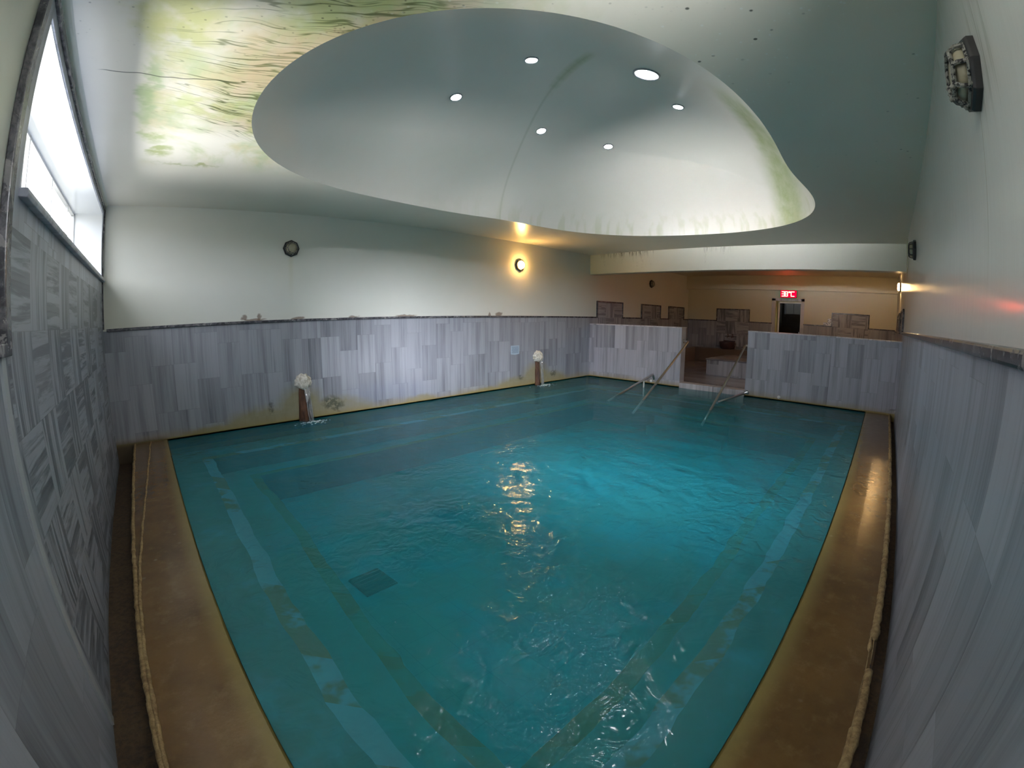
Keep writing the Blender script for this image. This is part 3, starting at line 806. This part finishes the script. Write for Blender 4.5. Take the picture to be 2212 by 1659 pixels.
dome_light((4.664, 2.518), .125, 'largest round light of the dome, twice the size of the others', G)
dome_light((3.761, 3.330), .062, 'small round dome light, uppermost of the small ones', G)
dome_light((3.590, 4.348), .062, 'small round dome light, leftmost of all', G)
dome_light((5.083, 4.386), .062, 'small round dome light between the leftmost and the lowest one', G)
dome_light((6.165, 4.012), .062, 'small round dome light, lowest of them, nearest the beam', G)
dome_light((5.586, 2.595), .062, 'small round dome light just below the largest one', G)

# ------------------------------------------------------------------ fountain spouts
m = Mat('chalky_shell'); n = m.noise(m.P, 16., 6., .7); MT['shell'] = m.bsdf(m.mix(m.ss(n, .35, .6), (.42, .38, .30), (.80, .77, .70)), .75, normal=m.bump(n, .8, .02))
m = Mat('rust_column'); n = m.noise(m.vec(m.x*14., m.y*14., m.z*3.), 1., 6., .7)
MT['rust'] = m.bsdf(m.mix(m.ss(n, .35, .65), (.045, .018, .011), (.15, .065, .03)), .45, normal=m.bump(n, 1., .02))
m = Mat('foam'); n = m.noise(m.P, 40., 4.); MT['foam'] = m.bsdf(m.mix(n, (.35, .5, .52), (.75, .8, .8)), .5, normal=m.bump(n, 1., .02))
MT['stream'] = stream_mat('falling_water')
def spout(x, z, sc_, label, seed, wide, jet):
    root = empty('fountain_spout', (x, W, z)); tag(root, label, 'fountain spout', 'wall fountain spouts')
    bm = bmesh.new()   # scalloped shell head
    nphi, nt = 48, 16
    rows = []
    for i in range(nt+1):
        t = i/nt; row = []
        for k in range(nphi):
            a = 2*PI*k/nphi
            fl = 1 + .045*math.cos(a*11)*math.sin(t*PI/2)
            rr = .128*sc_*math.sin(t*PI/2*.98 + .02)*fl
            low = .80 if math.sin(a) < -.3 else 1.
            px, pz = rr*math.cos(a), rr*math.sin(a)*low
            py = -.115*sc_*math.cos(t*PI/2)**.8
            if math.sin(a) < -.5 and abs(math.cos(a)) < .6: py -= .02*math.sin(t*PI)
            v = Vector((px, py, pz)); v += mnoise.noise_vector(v*18. + Vector((seed, 0, 0)))*.012
            row.append(bm.verts.new(v))
        rows.append(row)
    for a, b in zip(rows, rows[1:]):
        for k in range(nphi): bm.faces.new((a[k], a[(k+1) % nphi], b[(k+1) % nphi], b[k]))
    bm.faces.new(rows[0]); bm.faces.new(rows[-1])
    obj('shell_head', bm, 'shell', root, smooth=True)
    bm = bmesh.new()   # rusty mineral column growing down the wall
    rows = []; nz = 40; na = 18
    for i in range(nz+1):
        t = i/nz; zz = -.07 + (-z - .02 + .07)*t
        w_ = (.082 + wide*t)*sc_*(1. if wide > .02 else .62); d_ = .045 + .05*t
        row = []
        for k in range(na+1):
            a = PI*k/na
            v = Vector((w_*math.cos(a) + .01*(1 if wide > .02 else 0) , -.001 - d_*math.sin(a), zz))
            v += mnoise.noise_vector(Vector((v.x*22., v.z*9. + seed, a*2.)))*.010
            v.y = min(v.y, 0.); row.append(bm.verts.new(v))
        rows.append(row)
    for a, b in zip(rows, rows[1:]):
        for k in range(na): bm.faces.new((a[k], a[k+1], b[k+1], b[k]))
        bm.faces.new((a[na], a[0], b[0], b[na]))
    bm.faces.new(rows[0]); bm.faces.new(rows[-1])
    obj('mineral_column', bm, 'rust', root, smooth=True)
    bm = bmesh.new(); rows = []; nz = 30; na = 14    # sheet of falling water
    for i in range(nz+1):
        t = i/nz; zz = -.065 - (z - .065 - .0)*t; xo = .018 + jet*t; yo = -.085 - .075*t**.5
        w_ = (.045 - .008*t)*sc_
        rows.append([bm.verts.new(Vector((xo + w_*math.cos(2*PI*k/na), yo + .012*math.sin(2*PI*k/na), zz)) + mnoise.noise_vector(Vector((k*.9, t*4., seed)))*.005) for k in range(na)])
    for a, b in zip(rows, rows[1:]):
        for k in range(na): bm.faces.new((a[k], a[(k+1) % na], b[(k+1) % na], b[k]))
    bm.faces.new(rows[0]); bm.faces.new(rows[-1])
    obj('water_stream', bm, 'stream', root, smooth=True)
    bm = bmesh.new()
    for i in range(70):
        a = random.uniform(0, 2*PI); r = abs(random.gauss(0, .10)); s = random.uniform(.004, .014)
        bmesh.ops.create_icosphere(bm, subdivisions=1, radius=s, matrix=Matrix.Translation((.03 + jet + r*math.cos(a)*1.4, -.17 - abs(r*math.sin(a)), -z + .002)) @ Matrix.Diagonal((1.6, 1.3, .5, 1)))
    s_ = obj('splash_foam', bm, 'foam', root); s_['kind'] = 'stuff'
    return root
spout(2.672, .565, 1., 'larger white shell spout pouring water down a rusty column, nearer one', 1., .025, .03)
spout(7.745, .60, 1.05, 'smaller looking white shell spout with thin rusty column, farther one', 5., .010, .01)

# notice plaque
MT['plaque'] = plain('blue_plaque', (.42, .52, .62), .35)
MT['ink'] = plain('plaque_ink', (.16, .22, .32), .5)
pl = empty('notice_plaque', (7.063, W - .002, .785)); tag(pl, 'small pale blue notice plaque on the striped marble of the long wall', 'sign')
bm = bmesh.new(); prism(bm, [(-.122, 0, .092), (.122, 0, .092), (.122, 0, -.085), (0, 0, -.10), (-.122, 0, -.085)], (0, -.008, 0)); obj('plate', bm, 'plaque', pl, bevel=.003)
bm = bmesh.new()
for i, z in enumerate((.060, .032, .004, -.024, -.052)):
    u = -.095 + .01*(i % 2)
    while u < .09:
        w_ = random.uniform(.012, .035); box(bm, u, min(u + w_, .098), -.0095, -.0078, z - .006, z + .006); u += w_ + .008
obj('text_lines', bm, 'ink', pl)

# ------------------------------------------------------------------ handrails
def rail(path, r, label, extras=(), rad=.06):
    root = empty('handrail', path[0]); tag(root, label, 'handrail', 'steel handrails at the pool entrance'); o = Vector(path[0])
    bm = bmesh.new(); tube(bm, [Vector(p) - o for p in smoothpath(path, rad)], r, 14); obj('tube', bm, 'steel', root, smooth=True)
    for kind, pts, rr, mt in extras:
        bm = bmesh.new(); tube(bm, [Vector(p) - o for p in pts], rr, 16); obj(kind, bm, mt, root, smooth=False)
    return root
zb = -.20
rail([(9.79, OY1, 1.012), (9.79, 4.285, 1.012), (9.72, 4.275, .985), (7.84, 4.27, 0.), (7.84 + (9.72-7.84)/.985*zb, 4.27, zb)], .022,
     'long steel handrail sloping from the left side of the opening into the water', [('flange', [(9.79, OY1 + .001, 1.012), (9.79, OY1 - .012, 1.012)], .042, 'chrome')], .05)
rail([(9.79, OY0, 1.012), (9.79, 3.01, 1.012), (9.72, 3.0, .985), (7.84, 2.965, 0.), (7.84 + (9.72-7.84)/.985*zb, 2.96, zb)], .022,
     'long steel handrail sloping from the right side of the opening into the water', [('flange', [(9.79, OY0 - .001, 1.012), (9.79, OY0 + .012, 1.012)], .042, 'chrome')], .05)
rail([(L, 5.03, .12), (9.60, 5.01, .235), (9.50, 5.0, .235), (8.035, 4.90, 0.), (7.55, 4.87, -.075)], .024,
     'low steel rail left of the long handrails, held by a short post', [('post', [(9.11, 4.974, .165), (9.12, 4.974, -.195)], .017, 'white_plastic'), ('flange', [(L + .001, 5.03, .12), (L - .012, 5.03, .12)], .038, 'steel')], .06)  # post coloured white in place of the bright highlight on its chrome
rail([(L, 2.87, .083), (8.56, 3.10, .006)], .022,
     'low steel rail running from the right half wall to the long handrail', [('flange', [(L + .001, 2.87, .083), (L - .014, 2.872, .083)], .040, 'chrome'), ('end_cap', [(8.565, 3.099, .006), (8.535, 3.105, .004)], .026, 'chrome')], .05)
# pool inlets
for y, lab in ((5.10, 'round white inlet low on the left half wall beside the low rail'), (2.215, 'round white inlet low on the right half wall')):
    bm = bmesh.new(); mt_ = Matrix.Translation((L, y, .068)) @ Matrix.Rotation(-PI/2, 4, 'Y')
    lathe(bm, [(.033, -.002), (.033, .006), (.028, .012), (.010, .014)], 20, mat=mt_)
    tag(obj('pool_inlet', bm, 'white_plastic', smooth=True), lab, 'pool fitting', 'white pool inlets')
bm = bmesh.new(); box(bm, L - .014, L, .0, .10, .10, .118); box(bm, L - .16, L, .0, .012, .10, .118)
tag(obj('corner_bracket', bm, 'steel'), 'small metal corner bracket low where the half wall meets the right wall', 'bracket')

# ------------------------------------------------------------------ back room things
# heated stone platform with chamfered corner
pf = empty('stone_platform', (11.7, 3.2, ZF)); tag(pf, 'low white marble platform seen through the opening, behind the right half wall', 'platform')
bm = bmesh.new(); o = Vector((11.7, 3.2, 0))
pp = [(11.72, 4.56), (11.72, 2.2), (12.6, 1.3), (14.3, 1.3), (14.3, 3.6), (13.35, 4.56)]
prism(bm, [Vector((x, y, 0)) - o for x, y in pp], (0, 0, .38)); obj('plinth', bm, 'white_marble', pf)
bm = bmesh.new(); cx_, cy_ = 12.95, 3.0
prism(bm, [Vector((cx_ + (x-cx_)*1.02, cy_ + (y-cy_)*1.02, .38)) - o for x, y in pp], (0, 0, .035)); obj('top_slab', bm, 'floor_back', pf, bevel=.006)
MT['brown_stone'] = plain('brown_stone', (.17, .13, .12), .3)
# bench along the walls
bm = bmesh.new(); box(bm, L2 - .42, L2 - .002, 4.0, W - .002, ZF, .55); box(bm, 11.2, L2 - .42, W - .5, W - .002, ZF, .55)
tag(obj('stone_bench', bm, 'brown_stone', bevel=.01), 'dark stone bench running along the walls of the back room', 'bench')
kb = empty('wash_basin', (L2 - .26, 5.28, .55)); tag(kb, 'dark stone wash basin under two taps on the far wall', 'basin')
bm = bmesh.new(); MT['basin'] = plain('dark_basin_stone', (.075, .045, .055), .35)
lathe(bm, [(.15, 0.), (.20, .02), (.255, .13), (.265, .235), (.262, .25), (.225, .25), (.21, .2), (.12, .08), (.01, .06)], 32)
obj('bowl', bm, 'basin', kb, smooth=True)
bm = bmesh.new(); box(bm, .20, .26, -.20, .20, .0, .28); obj('back_slab', bm, 'basin', kb, bevel=.01)
for y in (5.335, 5.175):
    t = empty('water_tap', (L2, y, .97)); tag(t, 'left tap over the dark basin' if y > 5.25 else 'right tap over the dark basin', 'tap', 'taps over the basin')
    bm = bmesh.new(); tube(bm, smoothpath([(0, 0, 0), (-.10, 0, .0), (-.12, 0, -.05)], .03), .014, 10); tube(bm, [(0, 0, 0), (-.012, 0, 0)], .03, 12); obj('spout', bm, 'basin', t, smooth=True)
    bm = bmesh.new(); tube(bm, [(-.05, 0, .0), (-.05, 0, .045)], .008, 8); lathe(bm, [(.008, .045), (.028, .05), (.026, .072), (.01, .078)], 10, mat=Matrix.Translation((-.05, 0, 0))); obj('handle', bm, 'basin', t, smooth=True)

# red LED temperature display over the door
ld = empty('temperature_display', (L2 - .16, 3.306, 2.42)); tag(ld, 'glowing red digital temperature display above the doorway', 'display')
obj('housing', bx(-.035, .0, -.262, .262, -.115, .115), 'black', ld, bevel=.004)
MT['led_panel'] = emit_mat('led_panel', (1., .0, .02), 1.6)
obj('screen', bx(-.038, -.034, -.25, .25, -.105, .105), 'led_panel', ld)
MT['led'] = emit_mat('led_digits', (1., .12, .05), 22.)
SEG = {'a': ((0, 1), (1, 1)), 'b': ((1, 1), (1, .5)), 'c': ((1, .5), (1, 0)), 'd': ((0, 0), (1, 0)), 'e': ((0, .5), (0, 0)), 'f': ((0, 1), (0, .5)), 'g': ((0, .5), (1, .5))}
def digit(segs, y_left, w, h, z0, nm='digit'):
    bm = bmesh.new()
    for s in segs:
        (u0, v0), (u1, v1) = SEG[s]
        ya, yb = sorted((y_left - u0*w, y_left - u1*w)); za, zb_ = sorted((z0 + v0*h, z0 + v1*h))
        box(bm, -.043, -.038, ya - .010, yb + .010, za - .010, zb_ + .010)
    obj(nm, bm, 'led', ld)
digit('abgcd', .205, .075, .135, -.068); digit('abcdefg', .105, .075, .135, -.068)
digit('abgf', -.015, .035, .045, .022, 'degree_sign'); digit('adef', -.085, .095, .135, -.068, 'letter')

# shiny white stepped patch beside the far woven panel
m = Mat('shiny_patch'); n = m.noise(m.vec(m.y*22., m.z*22., 1.), 1., 3.); MT['patch'] = m.bsdf(m.mix(m.ss(n, .45, .55), (.40, .40, .44), (.95, .95, .97)), .1)
bm = bmesh.new(); box(bm, L2 + .004, L2 + .012, 1.955, 2.20, T + .04, 1.60); box(bm, L2 + .004, L2 + .012, 1.955, 2.07, 1.60, 1.72)
tag(obj('stepped_patch', bm, 'patch'), 'small shiny white stepped patch beside the far tiled block right of the door', 'patch')

# ------------------------------------------------------------------ light
DOME_POWER = 620.; WALL_POWER = 6000.; GRAZE_POWER = 55.; HIGH = 50.
def area(name, loc, rot, sx, sy, power, color=(1, 1, 1), spread=PI, portal=False):
    l = bpy.data.lights.new(name, 'AREA'); l.shape = 'RECTANGLE'; l.size = sx; l.size_y = sy; l.energy = power; l.color = color; l.spread = spread
    if portal: l.cycles.is_portal = True
    o = bpy.data.objects.new(name, l); o.location = loc; o.rotation_euler = rot; return link(o)
area('window_portal', (-WD - .06, (WY0+WY1)/2, (WZ0+WZ1)/2), (0, -PI/2, 0), WZ1-WZ0, WY1-WY0, 1., portal=True)
# light portal of the added side window
area('added_window_portal', ((VX0+VX1)/2, -.36, (VZ0+VZ1)/2), (PI/2, 0, 0), VX1-VX0, VZ1-VZ0, 1., portal=True)
def aimed(name, loc, target, sx, sy, power, color, spread):
    o = area(name, loc, (0, 0, 0), sx, sy, power, color, math.radians(spread))
    o.rotation_euler = (Vector(loc) - Vector(target)).to_track_quat('Z', 'Y').to_euler(); return o
# added lamp outside the side window: lights the ceiling and dome from below
aimed('ceiling_dome_fill', (-.8, -2.0, 1.25), (2.4, 1.9, 3.2), 2.8, 1.4, DOME_POWER, (1., .99, .95), 110)
# added low lamp outside the long window: grazes the ceiling beside the dome
aimed('ceiling_graze_fill', (-3.0, 3.9, 2.12), (1.0, 3.45, 3.0), 3.2, .5, GRAZE_POWER, (1., 1., .97), 32)
# added lamp outside the side window: shines down on the long wall and water
aimed('long_wall_fill', (-2.6, -3.0, 3.60), (1.1, 0., 2.4), 5.6, 1.2, WALL_POWER, (.96, .97, 1.), 140)
# added narrow lamp outside the long window: brightens a patch of the water
aimed('water_patch_fill', (-3.0, 4.9, 4.2), (4.6, 2.25, 0.), 1.6, 1.0, HIGH, (.93, .97, 1.), 26)
w = bpy.data.worlds.new('World'); sc.world = w; w.use_nodes = True; nt = w.node_tree; nt.nodes.clear()
out = nt.nodes.new('ShaderNodeOutputWorld'); bg = nt.nodes.new('ShaderNodeBackground')
tc = nt.nodes.new('ShaderNodeTexCoord'); sp = nt.nodes.new('ShaderNodeSeparateXYZ'); mr = nt.nodes.new('ShaderNodeMapRange')
mr.inputs['From Min'].default_value = .02; mr.inputs['From Max'].default_value = .12; mr.interpolation_type = 'SMOOTHSTEP'
mxn = nt.nodes.new('ShaderNodeMix'); mxn.data_type = 'RGBA'
mxn.inputs[6].default_value = (.16, .16, .14, 1.); mxn.inputs[7].default_value = (.92, .96, 1.05, 1.)
nt.links.new(tc.outputs['Generated'], sp.inputs[0]); nt.links.new(sp.outputs[2], mr.inputs['Value']); nt.links.new(mr.outputs[0], mxn.inputs[0])
nt.links.new(mxn.outputs[2], bg.inputs[0]); bg.inputs[1].default_value = 6.0; nt.links.new(bg.outputs[0], out.inputs[0])

# ------------------------------------------------------------------ camera (wide fisheye lens)
cam_d = bpy.data.cameras.new('Camera'); cam = link(bpy.data.objects.new('Camera', cam_d)); sc.camera = cam
yaw, pitch, roll = 0.7921800572689277, -0.15383796477947823, 0.005007834731153001
F = Vector((math.cos(pitch)*math.cos(yaw), math.cos(pitch)*math.sin(yaw), math.sin(pitch))); R0 = Vector((math.sin(yaw), -math.cos(yaw), 0)); U0 = R0.cross(F)
Rv = R0*math.cos(roll) + U0*math.sin(roll); Uv = -R0*math.sin(roll) + U0*math.cos(roll)
mw = Matrix(((Rv.x, Uv.x, -F.x), (Rv.y, Uv.y, -F.y), (Rv.z, Uv.z, -F.z))).to_4x4(); mw.translation = Vector((0.57276, 0.35608, 1.5)); cam.matrix_world = mw
cam_d.type = 'PANO'; cam_d.sensor_width = 36.; cam_d.sensor_height = 27.; cam_d.lens = 15.7; cam_d.clip_start = .02; cam_d.clip_end = 200
cc = cam_d if hasattr(cam_d, 'fisheye_polynomial_k0') else cam_d.cycles
cc.panorama_type = 'FISHEYE_LENS_POLYNOMIAL'
cc.fisheye_fov = PI*1.1
for k, v in enumerate((0., -6.37581065e-02, 1.35501738e-05, 1.91446496e-05, -2.87309467e-07)): setattr(cc, 'fisheye_polynomial_k%d' % k, v)

# ------------------------------------------------------------------ colour management and sampling
vs = sc.view_settings; sc.display_settings.display_device = 'sRGB'; vs.view_transform = 'Standard'; vs.look = 'None'; vs.gamma = 1.; vs.use_curve_mapping = False; vs.exposure = .76
cy = sc.cycles; cy.use_denoising = True; cy.use_adaptive_sampling = True; cy.adaptive_threshold = .025; cy.adaptive_min_samples = 32; cy.max_bounces = 7; cy.diffuse_bounces = 4; cy.glossy_bounces = 3; cy.transmission_bounces = 4; cy.transparent_max_bounces = 12; cy.volume_bounces = 0
cy.sample_clamp_indirect = 6.; cy.caustics_reflective = False; cy.caustics_refractive = False; cy.blur_glossy = .5
